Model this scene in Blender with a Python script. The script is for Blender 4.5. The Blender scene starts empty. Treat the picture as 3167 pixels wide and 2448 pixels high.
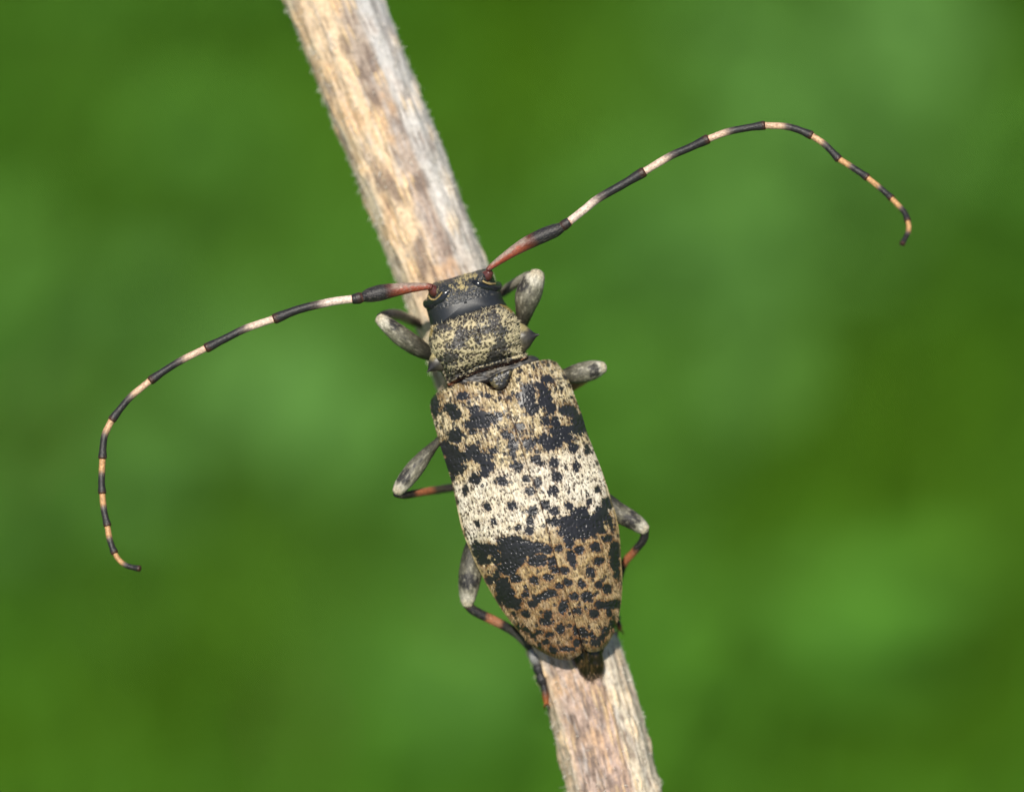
import bpy, math, random
import numpy as np
from mathutils import Matrix, Vector

# ---------------------------------------------------------------- set-up
# One Blender unit is one centimetre: the beetle is about 1.3 units long.
scene = bpy.context.scene
scene.unit_settings.scale_length = 0.01
COL = scene.collection
rng = np.random.default_rng(11)
random.seed(11)

D = 15.0                                    # camera to the plane of focus
PITCH = math.radians(40)                    # camera looks down into the meadow
FOC = np.array([0.0, 0.0, 35.0])            # 35 cm above the ground
RIGHT = np.array([1.0, 0.0, 0.0])
UP = np.array([0.0, math.sin(PITCH), math.cos(PITCH)])
BACK = np.array([0.0, -math.cos(PITCH), math.sin(PITCH)])
RM = np.stack([RIGHT, UP, BACK], axis=1)    # local (right, up, towards viewer) -> world

cam_data = bpy.data.cameras.new('camera')
cam = bpy.data.objects.new('camera', cam_data)
COL.objects.link(cam)
cam_loc = FOC + D * BACK
m4 = Matrix(((RM[0, 0], RM[0, 1], RM[0, 2], cam_loc[0]),
             (RM[1, 0], RM[1, 1], RM[1, 2], cam_loc[1]),
             (RM[2, 0], RM[2, 1], RM[2, 2], cam_loc[2]),
             (0, 0, 0, 1)))
cam.matrix_world = m4
cam_data.sensor_width = 36.0
cam_data.lens = 36.0 * D / 3.167
cam_data.clip_start = 0.1
cam_data.clip_end = 60000
cam_data.dof.use_dof = True
cam_data.dof.focus_distance = D + 0.08
cam_data.dof.aperture_fstop = 0.30
scene.camera = cam

# sun: behind the viewer's left shoulder, high
sun_local = np.array([-0.12, 0.39, 0.91]); sun_local /= np.linalg.norm(sun_local)
sun_dir = RM @ sun_local
elev = math.asin(sun_dir[2]); azim = math.atan2(sun_dir[0], sun_dir[1])
world = bpy.data.worlds.new('World'); scene.world = world; world.use_nodes = True
wn = world.node_tree
sky = wn.nodes.new('ShaderNodeTexSky'); sky.sky_type = 'NISHITA'; sky.sun_disc = False
sky.sun_elevation = elev; sky.sun_rotation = azim
wn.links.new(sky.outputs[0], wn.nodes['Background'].inputs[0])
wn.nodes['Background'].inputs[1].default_value = 0.075
sd = bpy.data.lights.new('sun', 'SUN'); sd.energy = 4.8; sd.angle = math.radians(0.5); sd.color = (1.0, 0.94, 0.83)
so = bpy.data.objects.new('sun', sd); COL.objects.link(so)
so.rotation_euler = Vector(sun_dir).to_track_quat('Z', 'Y').to_euler()
so.location = (0, 0, 120)
scene.view_settings.view_transform = 'Standard'
scene.view_settings.look = 'None'
scene.view_settings.exposure = 0.22
scene.view_settings.gamma = 1.0
scene.render.engine = 'CYCLES'

# ---------------------------------------------------------------- helpers
def S(r, g, b):                                     # 8-bit display colour -> linear
    c = np.array([r, g, b], float) / 255
    return np.where(c <= 0.04045, c / 12.92, ((c + 0.055) / 1.055) ** 2.4)

def L(px, py, z):                                   # photo grid (1000 per cm) + depth -> local frame
    px, py, z = np.broadcast_arrays(np.asarray(px, float), np.asarray(py, float), np.asarray(z, float))
    k = (D - z) / D
    return np.stack([(px - 1583.5) / 1000 * k, (1224 - py) / 1000 * k, z], axis=-1)

def h2(ix, iy, seed):
    n = (ix * 374761393 + iy * 668265263 + seed * 144269504) & 0xFFFFFFFF
    n = ((n ^ (n >> 13)) * 1274126177) & 0xFFFFFFFF
    n = ((n ^ (n >> 16)) * 374761393) & 0xFFFFFFFF
    return ((n >> 8) & 0xFFFF) / 65535.0

def vnoise(x, y, seed=0):
    x = np.asarray(x, float); y = np.asarray(y, float)
    ix = np.floor(x).astype(np.int64); iy = np.floor(y).astype(np.int64)
    fx = x - ix; fy = y - iy
    fx = fx * fx * (3 - 2 * fx); fy = fy * fy * (3 - 2 * fy)
    a = h2(ix, iy, seed); b = h2(ix + 1, iy, seed); c = h2(ix, iy + 1, seed); d = h2(ix + 1, iy + 1, seed)
    return (a * (1 - fx) + b * fx) * (1 - fy) + (c * (1 - fx) + d * fx) * fy

def fbm(x, y, seed=0, oct=3):
    s = 0; a = 1; t = 0
    for o in range(oct):
        s = s + a * vnoise(x * 2 ** o, y * 2 ** o, seed + o * 17); t += a; a *= 0.5
    return s / t

def worley(x, y, seed=0, jit=0.8):
    ix = np.floor(x).astype(np.int64); iy = np.floor(y).astype(np.int64)
    best = np.full(np.shape(x), 9.0); bid = np.zeros(np.shape(x))
    for dx in (-1, 0, 1):
        for dy in (-1, 0, 1):
            cx = ix + dx; cy = iy + dy
            px = cx + 0.5 + (h2(cx, cy, seed) - 0.5) * jit + 0.5 * (cy % 2)
            py = cy + 0.5 + (h2(cx, cy, seed + 5) - 0.5) * jit
            for sh in (0, -1):
                d = np.hypot(x - px - sh, y - py)
                hid = h2(cx, cy, seed + 9)
                m = d < best
                best = np.where(m, d, best); bid = np.where(m, hid, bid)
    return best, bid

def sstep(a, b, x):
    t = np.clip((x - a) / (b - a), 0, 1)
    return t * t * (3 - 2 * t)

def mixc(c0, c1, f):
    f = np.asarray(f)[..., None]
    return c0 * (1 - f) + c1 * f

def spline(pts, n):                                  # Catmull-Rom, arc-length resampled
    P = np.asarray(pts, float)
    ext = np.vstack([2 * P[0] - P[1], P, 2 * P[-1] - P[-2]])
    out = []
    for i in range(len(P) - 1):
        p0, p1, p2, p3 = ext[i:i + 4]
        for t in np.linspace(0, 1, 24, endpoint=False):
            out.append(0.5 * ((2 * p1) + (-p0 + p2) * t + (2 * p0 - 5 * p1 + 4 * p2 - p3) * t * t + (-p0 + 3 * p1 - 3 * p2 + p3) * t ** 3))
    out.append(P[-1]); out = np.array(out)
    seg = np.linalg.norm(np.diff(out[:, :min(3, out.shape[1])], axis=0), axis=1)
    s = np.concatenate([[0], np.cumsum(seg)]); s /= s[-1]
    q = np.linspace(0, 1, n)
    return np.stack([np.interp(q, s, out[:, k]) for k in range(out.shape[1])], axis=1)

def make_mesh(name, verts, faces, col=None, rough=None, smooth=True, extra=None):
    me = bpy.data.meshes.new(name)
    verts = np.asarray(verts, np.float32)
    faces = [np.asarray(f, np.int32) for f in (faces if isinstance(faces, list) else [faces]) if len(f)]
    me.vertices.add(len(verts)); me.vertices.foreach_set('co', verts.ravel())
    tot = sum(f.size for f in faces); npoly = sum(len(f) for f in faces)
    me.loops.add(tot); me.polygons.add(npoly)
    me.loops.foreach_set('vertex_index', np.concatenate([f.ravel() for f in faces]))
    sizes = np.concatenate([np.full(len(f), f.shape[1], np.int32) for f in faces])
    starts = np.concatenate([[0], np.cumsum(sizes)[:-1]]).astype(np.int32)
    me.polygons.foreach_set('loop_start', starts)
    me.update(calc_edges=True)
    me.polygons.foreach_set('use_smooth', np.full(npoly, smooth, bool))
    if col is not None:
        a = me.color_attributes.new('Col', 'FLOAT_COLOR', 'POINT')
        c4 = np.ones((len(verts), 4), np.float32); c4[:, :3] = np.clip(col, 0, 1)
        a.data.foreach_set('color', c4.ravel())
    if rough is not None:
        a = me.attributes.new('rough', 'FLOAT', 'POINT')
        a.data.foreach_set('value', np.broadcast_to(np.asarray(rough, np.float32), (len(verts),)).ravel().astype(np.float32))
    for k, v in (extra or {}).items():
        a = me.attributes.new(k, 'FLOAT', 'POINT'); a.data.foreach_set('value', np.asarray(v, np.float32).ravel())
    me.validate()
    return me

def grid_faces(nr, nc, wrap=False, off=0):
    r = np.arange(nr - 1)[:, None]; c = np.arange(nc if wrap else nc - 1)[None, :]
    c2 = (c + 1) % nc
    a = r * nc + c; b = r * nc + c2; d = (r + 1) * nc + c; e = (r + 1) * nc + c2
    return np.stack([a, b, e, d], axis=-1).reshape(-1, 4) + off

def obj(name, me, mat, parent=None, kind=None):
    o = bpy.data.objects.new(name, me); COL.objects.link(o)
    if mat: me.materials.append(mat)
    if parent: o.parent = parent
    if kind: o['kind'] = kind
    return o

# ---------------------------------------------------------------- materials
def base_mat(name):
    m = bpy.data.materials.new(name); m.use_nodes = True
    return m, m.node_tree, m.node_tree.nodes['Principled BSDF']

def attr_mat(name, nscale=90, namt=0.25, bump=0.25, bscale=160, rough=None, spec=0.5, sheen=0.0, translucent=0.0, subsurf=0.0):
    m, t, b = base_mat(name)
    at = t.nodes.new('ShaderNodeAttribute'); at.attribute_name = 'Col'
    tc = t.nodes.new('ShaderNodeTexCoord')
    nz = t.nodes.new('ShaderNodeTexNoise'); nz.inputs['Scale'].default_value = nscale; nz.inputs['Detail'].default_value = 4
    t.links.new(tc.outputs['Object'], nz.inputs['Vector'])
    mr = t.nodes.new('ShaderNodeMapRange'); mr.inputs['From Min'].default_value = 0.3; mr.inputs['From Max'].default_value = 0.7
    mr.inputs['To Min'].default_value = 1 - namt; mr.inputs['To Max'].default_value = 1 + namt
    t.links.new(nz.outputs['Fac'], mr.inputs['Value'])
    mx = t.nodes.new('ShaderNodeVectorMath'); mx.operation = 'SCALE'
    t.links.new(at.outputs['Color'], mx.inputs[0]); t.links.new(mr.outputs[0], mx.inputs['Scale'])
    t.links.new(mx.outputs[0], b.inputs['Base Color'])
    if rough is None:
        ar = t.nodes.new('ShaderNodeAttribute'); ar.attribute_name = 'rough'
        t.links.new(ar.outputs['Fac'], b.inputs['Roughness'])
    else:
        b.inputs['Roughness'].default_value = rough
    b.inputs['Specular IOR Level'].default_value = spec
    if sheen:
        b.inputs['Sheen Weight'].default_value = sheen; b.inputs['Sheen Roughness'].default_value = 0.4
    if bump:
        n2 = t.nodes.new('ShaderNodeTexNoise'); n2.inputs['Scale'].default_value = bscale; n2.inputs['Detail'].default_value = 3
        t.links.new(tc.outputs['Object'], n2.inputs['Vector'])
        bp = t.nodes.new('ShaderNodeBump'); bp.inputs['Strength'].default_value = bump; bp.inputs['Distance'].default_value = 0.004
        t.links.new(n2.outputs['Fac'], bp.inputs['Height']); t.links.new(bp.outputs[0], b.inputs['Normal'])
    if translucent:
        tr = t.nodes.new('ShaderNodeBsdfTranslucent'); ms = t.nodes.new('ShaderNodeMixShader')
        ms.inputs[0].default_value = translucent
        t.links.new(mx.outputs[0], tr.inputs['Color'])
        t.links.new(b.outputs[0], ms.inputs[1]); t.links.new(tr.outputs[0], ms.inputs[2])
        t.links.new(ms.outputs[0], t.nodes['Material Output'].inputs['Surface'])
    return m

M_CUT = attr_mat('beetle_cuticle', 150, 0.15, 0.08, 260, None, 0.5)
M_LEG = attr_mat('leg_pubescence', 150, 0.35, 0.5, 260, None, 0.45)
M_SETA = attr_mat('setae', 100, 0.15, 0, 1, 0.55, 0.4, translucent=0.2)
M_STEM = attr_mat('dry_stem', 70, 0.2, 0.7, 150, 0.85, 0.25)
M_FUZZ = attr_mat('stem_fuzz', 40, 0.1, 0, 1, 0.7, 0.3, translucent=0.35)
M_GRASS = attr_mat('grass_blade', 1.5, 0.15, 0, 1, 0.6, 0.15, translucent=0.35)
M_LEAF = attr_mat('herb_leaf', 1.2, 0.15, 0, 1, 0.55, 0.2, translucent=0.3)

# ---------------------------------------------------------------- ground and meadow
def ground_pt(px, py, h=3.0):                        # where the line of sight through the photo meets the sward
    d = RM @ np.array([(px - 1583.5) / 1000, (1224 - py) / 1000, -D])
    k = (h - cam_loc[2]) / d[2]
    return (cam_loc + d * k)[:2]

def build_ground():
    n = 81
    g = np.sign(np.linspace(-1, 1, n)) * np.abs(np.linspace(-1, 1, n)) ** 3
    X, Y = np.meshgrid(g * 25000, g * 25000 + 40)
    r = np.hypot(X, Y - 40)
    Z = (vnoise(X / 60, Y / 60, 3) - 0.5) * 0.6 * np.clip(r / 80, 0, 1) * (r < 4000)
    V = np.stack([X, Y, Z], -1).reshape(-1, 3)
    me = make_mesh('ground', V, grid_faces(n, n))
    m, t, b = base_mat('meadow_soil')
    tc = t.nodes.new('ShaderNodeTexCoord')
    nz = t.nodes.new('ShaderNodeTexNoise'); nz.inputs['Scale'].default_value = 0.35; nz.inputs['Detail'].default_value = 8
    t.links.new(tc.outputs['Object'], nz.inputs['Vector'])
    cr = t.nodes.new('ShaderNodeValToRGB')
    cr.color_ramp.elements[0].position = 0.3; cr.color_ramp.elements[0].color = (0.04, 0.08, 0.004, 1)
    cr.color_ramp.elements[1].position = 0.7; cr.color_ramp.elements[1].color = (0.08, 0.16, 0.01, 1)
    t.links.new(nz.outputs['Fac'], cr.inputs[0]); t.links.new(cr.outputs[0], b.inputs['Base Color'])
    b.inputs['Roughness'].default_value = 0.9
    bp = t.nodes.new('ShaderNodeBump'); bp.inputs['Strength'].default_value = 0.8
    t.links.new(nz.outputs['Fac'], bp.inputs['Height']); t.links.new(bp.outputs[0], b.inputs['Normal'])
    obj('ground', me, m, kind='structure')
build_ground()

# patches of sward: (photo x, y, radius cm, weight) pale blue-green herb clumps with painted sky sheen / deep yellow-green turf with painted shadow gaps
PALE = [(250, 250, 2.0, .5), (150, 1330, 1.8, .8), (520, 1720, 2.0, .8), (300, 1950, 1.8, .6), (1180, 1980, 1.8, .9),
        (1000, 1330, 2.2, .8), (2650, 330, 2.2, 1.), (2480, 680, 1.8, .7), (2200, 1120, 1.7, 1.), (1950, 980, 1.5, .5),
        (2750, 950, 2.0, .4), (2350, 2080, 1.6, .4), (760, 480, 1.8, .25), (2100, 1650, 1.5, .4), (640, 1100, 2.0, .5),
        (2950, 1980, 1.8, .3), (1450, 2350, 1.5, .4)]
DEEP = [(850, 620, 1.8, .9), (80, 60, 1.8, .7), (1450, 260, 1.7, 1.), (1800, 230, 1.8, .8), (1560, 640, 1.5, .8),
        (2950, 1430, 2.2, .9), (3050, 330, 1.4, .9), (760, 2180, 2.0, .9), (1050, 1750, 1.6, .6), (2200, 1960, 1.6, .7),
        (3000, 2330, 1.8, 1.), (60, 2350, 2.0, .9), (200, 1050, 1.3, .6), (2550, 1560, 1.8, .5), (860, 1330, 1.2, .6),
        (2600, 850, 1.2, .5), (330, 1520, .9, .4), (2500, 2350, 1.6, .5)]
def field(x, y, lst):
    s = np.zeros_like(x)
    for (px, py, r, w) in lst:
        c = ground_pt(px, py)
        s += w * np.exp(-((x - c[0]) ** 2 + ((y - c[1]) * 0.75) ** 2) / (r * r))
    return np.clip(s, 0, 1)

def build_meadow():
    c = ground_pt(1583, 1224)
    N1 = 46000; N2 = 30000
    x = np.concatenate([rng.uniform(-16, 16, N1) + c[0], rng.uniform(-110, 110, N2) + c[0]])
    y = np.concatenate([rng.uniform(-20, 20, N1) + c[1], rng.uniform(-110, 110, N2) + c[1]])
    n = len(x)
    pale = field(x, y, PALE); deep = field(x, y, DEEP)
    nz = fbm(x / 3.0, y / 3.0, 41, 3)
    far = np.arange(n) >= N1
    h = rng.uniform(2.2, 6.0, n) * (0.85 + 0.3 * nz) * (1 - 0.15 * deep)
    h = np.where(far, h * 1.3, h)
    w = rng.uniform(0.12, 0.3, n) * np.where(far, 1.9, 1.0)
    az = rng.uniform(0, 2 * np.pi, n); bend = rng.uniform(0.2, 1.1, n)
    dirx, diry = np.cos(az), np.sin(az)
    sx, sy = -diry, dirx
    lv = np.array([0, 0.35, 0.7, 1.0]); wl = np.array([0.8, 1.0, 0.75, 0.08])
    V = np.zeros((n, 4, 2, 3))
    for i in range(4):
        bx = x + dirx * bend * h * lv[i] ** 2 * 0.6; by = y + diry * bend * h * lv[i] ** 2 * 0.6
        bz = h * (lv[i] - 0.22 * bend * lv[i] ** 2)
        for k, sg in enumerate((-1, 1)):
            V[:, i, k, 0] = bx + sx * w * wl[i] * sg * 0.5
            V[:, i, k, 1] = by + sy * w * wl[i] * sg * 0.5
            V[:, i, k, 2] = bz
    base = (np.arange(n) * 8)[:, None]
    q = np.array([[0, 1, 3, 2], [2, 3, 5, 4], [4, 5, 7, 6]])
    F = (base[:, :, None] + q[None]).reshape(-1, 4)
    cy = np.array([0.098, 0.236, 0.001]); cm = np.array([0.092, 0.252, 0.017]); cp = np.array([0.125, 0.298, 0.055])
    col = mixc(cm, cp, np.clip(pale * 0.65 + (nz - 0.5) * 0.3, 0, 1)); col = mixc(col, cy, np.clip(deep * 0.7, 0, 1))
    col *= rng.uniform(0.75, 1.2, (n, 1))
    straw = rng.random(n) < 0.008
    col[straw] = np.array([0.3, 0.27, 0.1])
    me = make_mesh('meadow_grass', V.reshape(-1, 3), F, np.repeat(col, 8, axis=0))
    o = obj('meadow_grass', me, M_GRASS, kind='stuff')
    o['label'] = 'blurred green meadow grass far below the stem'; o['category'] = 'grass'
    # broad herb leaves
    N = 2600
    x = rng.uniform(-17, 17, N * 4) + c[0]; y = rng.uniform(-21, 21, N * 4) + c[1]
    pr = field(x, y, PALE)
    keep = rng.random(len(x)) < 0.02 + 0.3 * pr * (1 - field(x, y, DEEP))
    x, y, pr = x[keep], y[keep], pr[keep]
    n = len(x)
    ln = rng.uniform(0.9, 2.2, n); wd = ln * rng.uniform(0.35, 0.6, n)
    az = rng.uniform(0, 2 * np.pi, n); tilt = rng.uniform(-0.2, 0.8, n); z0 = rng.uniform(2.0, 5.0, n)
    lv = np.linspace(0, 1, 6); wl = np.array([0.1, 0.75, 1.0, 0.9, 0.55, 0.04])
    V = np.zeros((n, 6, 3, 3))
    for i in range(6):
        d = lv[i] * ln
        zz = z0 + np.sin(tilt) * d - 0.25 * ln * lv[i] ** 2
        rr = d * np.cos(tilt)
        for k, sg in enumerate((-1, 0, 1)):
            V[:, i, k, 0] = x + np.cos(az) * rr - np.sin(az) * wd * wl[i] * 0.5 * sg
            V[:, i, k, 1] = y + np.sin(az) * rr + np.cos(az) * wd * wl[i] * 0.5 * sg
            V[:, i, k, 2] = zz + abs(sg) * wd * 0.12
    q = grid_faces(6, 3)
    F = ((np.arange(n) * 18)[:, None, None] + q[None]).reshape(-1, 4)
    col = mixc(np.array([0.082, 0.25, 0.012]), np.array([0.12, 0.29, 0.055]), pr) * rng.uniform(0.8, 1.15, (n, 1))
    me = make_mesh('meadow_herb_leaves', V.reshape(-1, 3), F, np.repeat(col, 18, axis=0))
    o = obj('meadow_herb_leaves', me, M_LEAF, kind='stuff')
    o['label'] = 'blurred pale blue-green herb leaves among the meadow grass'; o['category'] = 'leaves'
build_meadow()

# ---------------------------------------------------------------- the dry stem
STEM_Y = np.array([-120, 0, 228, 459, 588, 745, 1000, 1250, 1500, 1750, 2000, 2208, 2448, 2560], float)
STEM_X = np.array([983, 1031, 1122, 1217, 1265, 1328, 1428, 1520, 1604, 1691, 1776, 1842, 1901, 1927], float)
def stem_cx(y): return np.interp(y, STEM_Y, STEM_X)
def stem_z(y): return -0.56 + 0.17 * np.asarray(y) / 2448.0     # depth of the stem axis
SR = 0.1455

def build_stem():
    ys = np.linspace(-120, 2560, 760)
    sp = spline(np.stack([STEM_X, STEM_Y], 1), 760)
    cen = L(sp[:, 0], sp[:, 1], stem_z(sp[:, 1]))
    Wc = cen @ RM.T + FOC
    # upwards out of the picture: a little further, to a broken end
    d = Wc[0] - Wc[4]; d /= np.linalg.norm(d)
    topn = 60
    upp = [Wc[0] + d * (k * 0.1) for k in range(topn, 0, -1)]
    # downwards: bends into the vertical and enters the soil
    p = Wc[-1].copy(); d = Wc[-1] - Wc[-5]; d /= np.linalg.norm(d)
    low = []
    while p[2] > -1.0:
        d = d + np.array([0, 0, -1.0]) * 0.02; d /= np.linalg.norm(d)
        p = p + d * 0.25; low.append(p.copy())
    P = np.vstack([upp, Wc, low])
    n = len(P); na = 224
    kin = np.arange(n)
    inf = (kin >= topn) & (kin < topn + 760)
    T = np.gradient(P, axis=0); T /= np.linalg.norm(T, axis=1)[:, None]
    # frame: e1 towards viewer, e2 to the right
    e1 = np.tile(BACK, (n, 1)); e1 = e1 - (e1 * T).sum(1)[:, None] * T; e1 /= np.linalg.norm(e1, axis=1)[:, None]
    e2 = np.cross(T, e1); e2 *= np.sign((e2 @ RIGHT))[:, None]
    seg = np.linalg.norm(np.diff(P, axis=0), axis=1); s = np.concatenate([[0], np.cumsum(seg)])
    s = s - s[topn]                                   # 0 at the upper edge of the picture, cm
    ph = np.linspace(-np.pi, np.pi, na, endpoint=False)
    SS, PH = np.meshgrid(s, ph, indexing='ij')
    cu, cv = np.cos(PH) * 2.3, np.sin(PH) * 2.3
    r = SR * (1 + 0.03 * np.maximum(0, s - 3.0) ** 0.5)[:, None] * np.ones_like(PH)
    # ridges: gentle ribs, one sharper shoulder along the right of the visible face
    rib = 0.012 * np.cos(7 * PH + 0.35 * np.sin(SS * 1.3)) + 0.012 * np.cos(16 * PH + SS * 0.8)
    groove = (fbm(PH * 6 + 40, SS * 4.0, 3, 3) - 0.5) * 0.03 + (vnoise(PH * 24 + 90, SS * 9.0, 8) - 0.5) * 0.010
    bump = (fbm(PH * 5 + 7, SS * 8, 21, 3) - 0.5) * 0.07 + (vnoise(PH * 16, SS * 40, 5) - 0.5) * 0.02
    wob = (fbm(SS * 0.8 + 5, np.zeros_like(SS), 2, 2) - 0.5) * 0.05
    pitd, pid = worley(PH * 7 + 3, SS * 8, 77)
    pit = -0.03 * np.exp(-(pitd / 0.2) ** 2) * (pid > 0.72)
    knob = 0.045 * np.exp(-(pitd / 0.28) ** 2) * (pid < 0.16)
    R = r * (1 + rib + groove + bump + wob + pit + knob)
    V = P[:, None, :] + R[..., None] * (np.cos(PH)[..., None] * e1[:, None, :] + np.sin(PH)[..., None] * e2[:, None, :])
    # weathered bark colours; sun-shade on the right band painted into the pale tone
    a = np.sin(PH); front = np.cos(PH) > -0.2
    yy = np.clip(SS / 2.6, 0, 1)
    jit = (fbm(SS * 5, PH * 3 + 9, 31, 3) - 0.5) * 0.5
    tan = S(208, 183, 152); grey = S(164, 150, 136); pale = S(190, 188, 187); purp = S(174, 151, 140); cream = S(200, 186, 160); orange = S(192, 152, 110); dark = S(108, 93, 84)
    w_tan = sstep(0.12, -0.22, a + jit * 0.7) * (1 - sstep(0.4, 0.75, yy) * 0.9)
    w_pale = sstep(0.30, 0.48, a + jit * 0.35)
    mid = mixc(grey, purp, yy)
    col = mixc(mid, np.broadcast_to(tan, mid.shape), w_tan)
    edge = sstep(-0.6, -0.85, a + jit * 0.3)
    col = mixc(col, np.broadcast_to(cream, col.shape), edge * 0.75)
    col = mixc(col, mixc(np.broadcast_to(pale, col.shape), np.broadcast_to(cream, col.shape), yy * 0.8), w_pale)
    f1 = fbm(PH * 3.2 + 11, SS * 11, 55, 3)
    col = mixc(col, np.broadcast_to(orange, col.shape), sstep(0.5, 0.72, f1) * 0.5 * (1 - w_pale * 0.8))
    f2 = fbm(PH * 3.2 + 31, SS * 10, 66, 3)
    col = mixc(col, np.broadcast_to(dark, col.shape), sstep(0.52, 0.74, f2) * 0.8 * (1 - w_pale * 0.5))
    f3 = fbm(PH * 15, SS * 18, 71, 3)                 # fine fibres
    col = mixc(col, np.broadcast_to(pale, col.shape), sstep(0.55, 0.8, f3) * 0.35)
    f4 = vnoise(PH * 26, SS * 40, 72)
    col = mixc(col, np.broadcast_to(dark * 1.2, col.shape), sstep(0.62, 0.9, f4) * (0.25 + 0.35 * yy))
    f5 = fbm(PH * 20 + 3, SS * 32, 73, 2)
    col = mixc(col, np.broadcast_to(dark, col.shape), sstep(0.58, 0.75, f5) * 0.55 * sstep(0.55, 0.8, yy))
    col = mixc(col, np.broadcast_to(S(208, 172, 134), col.shape), sstep(0.42, 0.28, f5) * 0.35 * sstep(0.55, 0.8, yy) * (1 - w_pale * 0.6))
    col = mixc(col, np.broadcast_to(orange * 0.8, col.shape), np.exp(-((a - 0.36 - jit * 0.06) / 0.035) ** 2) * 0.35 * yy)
    col = mixc(col, np.broadcast_to(dark, col.shape), np.clip(-pit / 0.03, 0, 1) * 0.7)
    col = mixc(col, np.broadcast_to(S(222, 190, 140), col.shape), np.clip(knob / 0.045, 0, 1) * 0.5)
    Vf = V.reshape(-1, 3); base = P[-1] * [1, 1, 0]
    caps = np.array([P[0] + T[0] * 0.02, P[-1]])
    allv = np.vstack([Vf, caps]) - base
    tri = []
    for k in range(na):
        tri.append([len(Vf), k, (k + 1) % na]); tri.append([len(Vf) + 1, (n - 1) * na + (k + 1) % na, (n - 1) * na + k])
    colf = np.vstack([col.reshape(-1, 3), np.tile(S(200, 170, 120), (2, 1))])
    me = make_mesh('dry_stem', allv, [grid_faces(n, na, True), np.array(tri)], colf)
    o = obj('dry_stem', me, M_STEM); o.location = base
    o['label'] = 'weathered tan and grey dry plant stem carrying the longhorn beetle'; o['category'] = 'stem'
    # downy fuzz standing off the bark
    nh = 7500
    ki = rng.integers(topn - 10, topn + 770, nh); ai = rng.integers(0, na, nh)
    up = rng.random(nh) < np.where(s[ki] < 1.2, 1.0, 0.55)
    ki, ai = ki[up], ai[up]; nh = len(ki)
    b = V[ki, ai]; nrm = np.cos(ph[ai])[:, None] * e1[ki] + np.sin(ph[ai])[:, None] * e2[ki]
    ln = rng.uniform(0.005, 0.016, nh) * np.where(rng.random(nh) < 0.06, 1.7, 1.0)
    dirv = nrm * rng.uniform(0.25, 0.9, nh)[:, None] + T[ki] * rng.normal(0.15, 0.5, nh)[:, None] + rng.normal(0, 0.3, (nh, 3)); dirv /= np.linalg.norm(dirv, axis=1)[:, None]
    side = np.cross(dirv, rng.normal(0, 1, (nh, 3))); side /= np.linalg.norm(side, axis=1)[:, None]
    wv = rng.uniform(0.0009, 0.002, nh)[:, None]
    mid_ = b + dirv * ln[:, None] * 0.6 + rng.normal(0, 0.0015, (nh, 3)); tip = b + dirv * ln[:, None] + rng.normal(0, 0.003, (nh, 3))
    HV = np.stack([b - side * wv - nrm * 0.003, b + side * wv - nrm * 0.003, mid_ + side * wv * 0.8, mid_ - side * wv * 0.8, tip], 1).reshape(-1, 3) - base
    i0 = np.arange(nh)[:, None] * 5
    hc = np.repeat(S(232, 226, 214)[None] * rng.uniform(0.75, 1.0, (nh, 1)), 5, axis=0)
    me = make_mesh('fuzz', HV, [i0 + np.array([[0, 1, 2, 3]]), i0 + np.array([[3, 2, 4]])], hc)
    obj('fuzz', me, M_FUZZ, o, kind='stuff')
    return o
build_stem()

# ---------------------------------------------------------------- the beetle
ROOTL = L(1620, 1500, -0.33)
beetle = bpy.data.objects.new('longhorn_beetle', None); COL.objects.link(beetle)
rw = RM @ ROOTL + FOC
beetle.matrix_world = Matrix(((RM[0, 0], RM[0, 1], RM[0, 2], rw[0]), (RM[1, 0], RM[1, 1], RM[1, 2], rw[1]), (RM[2, 0], RM[2, 1], RM[2, 2], rw[2]), (0, 0, 0, 1)))
beetle.empty_display_size = 0.2
beetle['label'] = 'mottled black and cream longhorn beetle with banded antennae clinging to the dry stem'
beetle['category'] = 'beetle'

AX = np.array([0.2807, 0.9598])                      # body axis in the photo grid
def axis_uv(px, py):
    dx = px - 1553; dy = py - 1200
    return dx * AX[0] + dy * AX[1], dx * AX[1] - dy * AX[0]

def zoomA(l): return [(1250 + a[0] / 2.723, 1080 + a[1] / 2.723, a[2] / 2.723, a[3] / 2.723) for a in l]
def zoomB(l): return [(1350 + a[0] / 2.723, 1550 + a[1] / 2.723, a[2] / 2.723, a[3] / 2.723) for a in l]
def zoomC(l): return [(1150 + a[0] / 3.12, 780 + a[1] / 3.12, a[2] / 3.12, a[3] / 3.12) for a in l]

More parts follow.
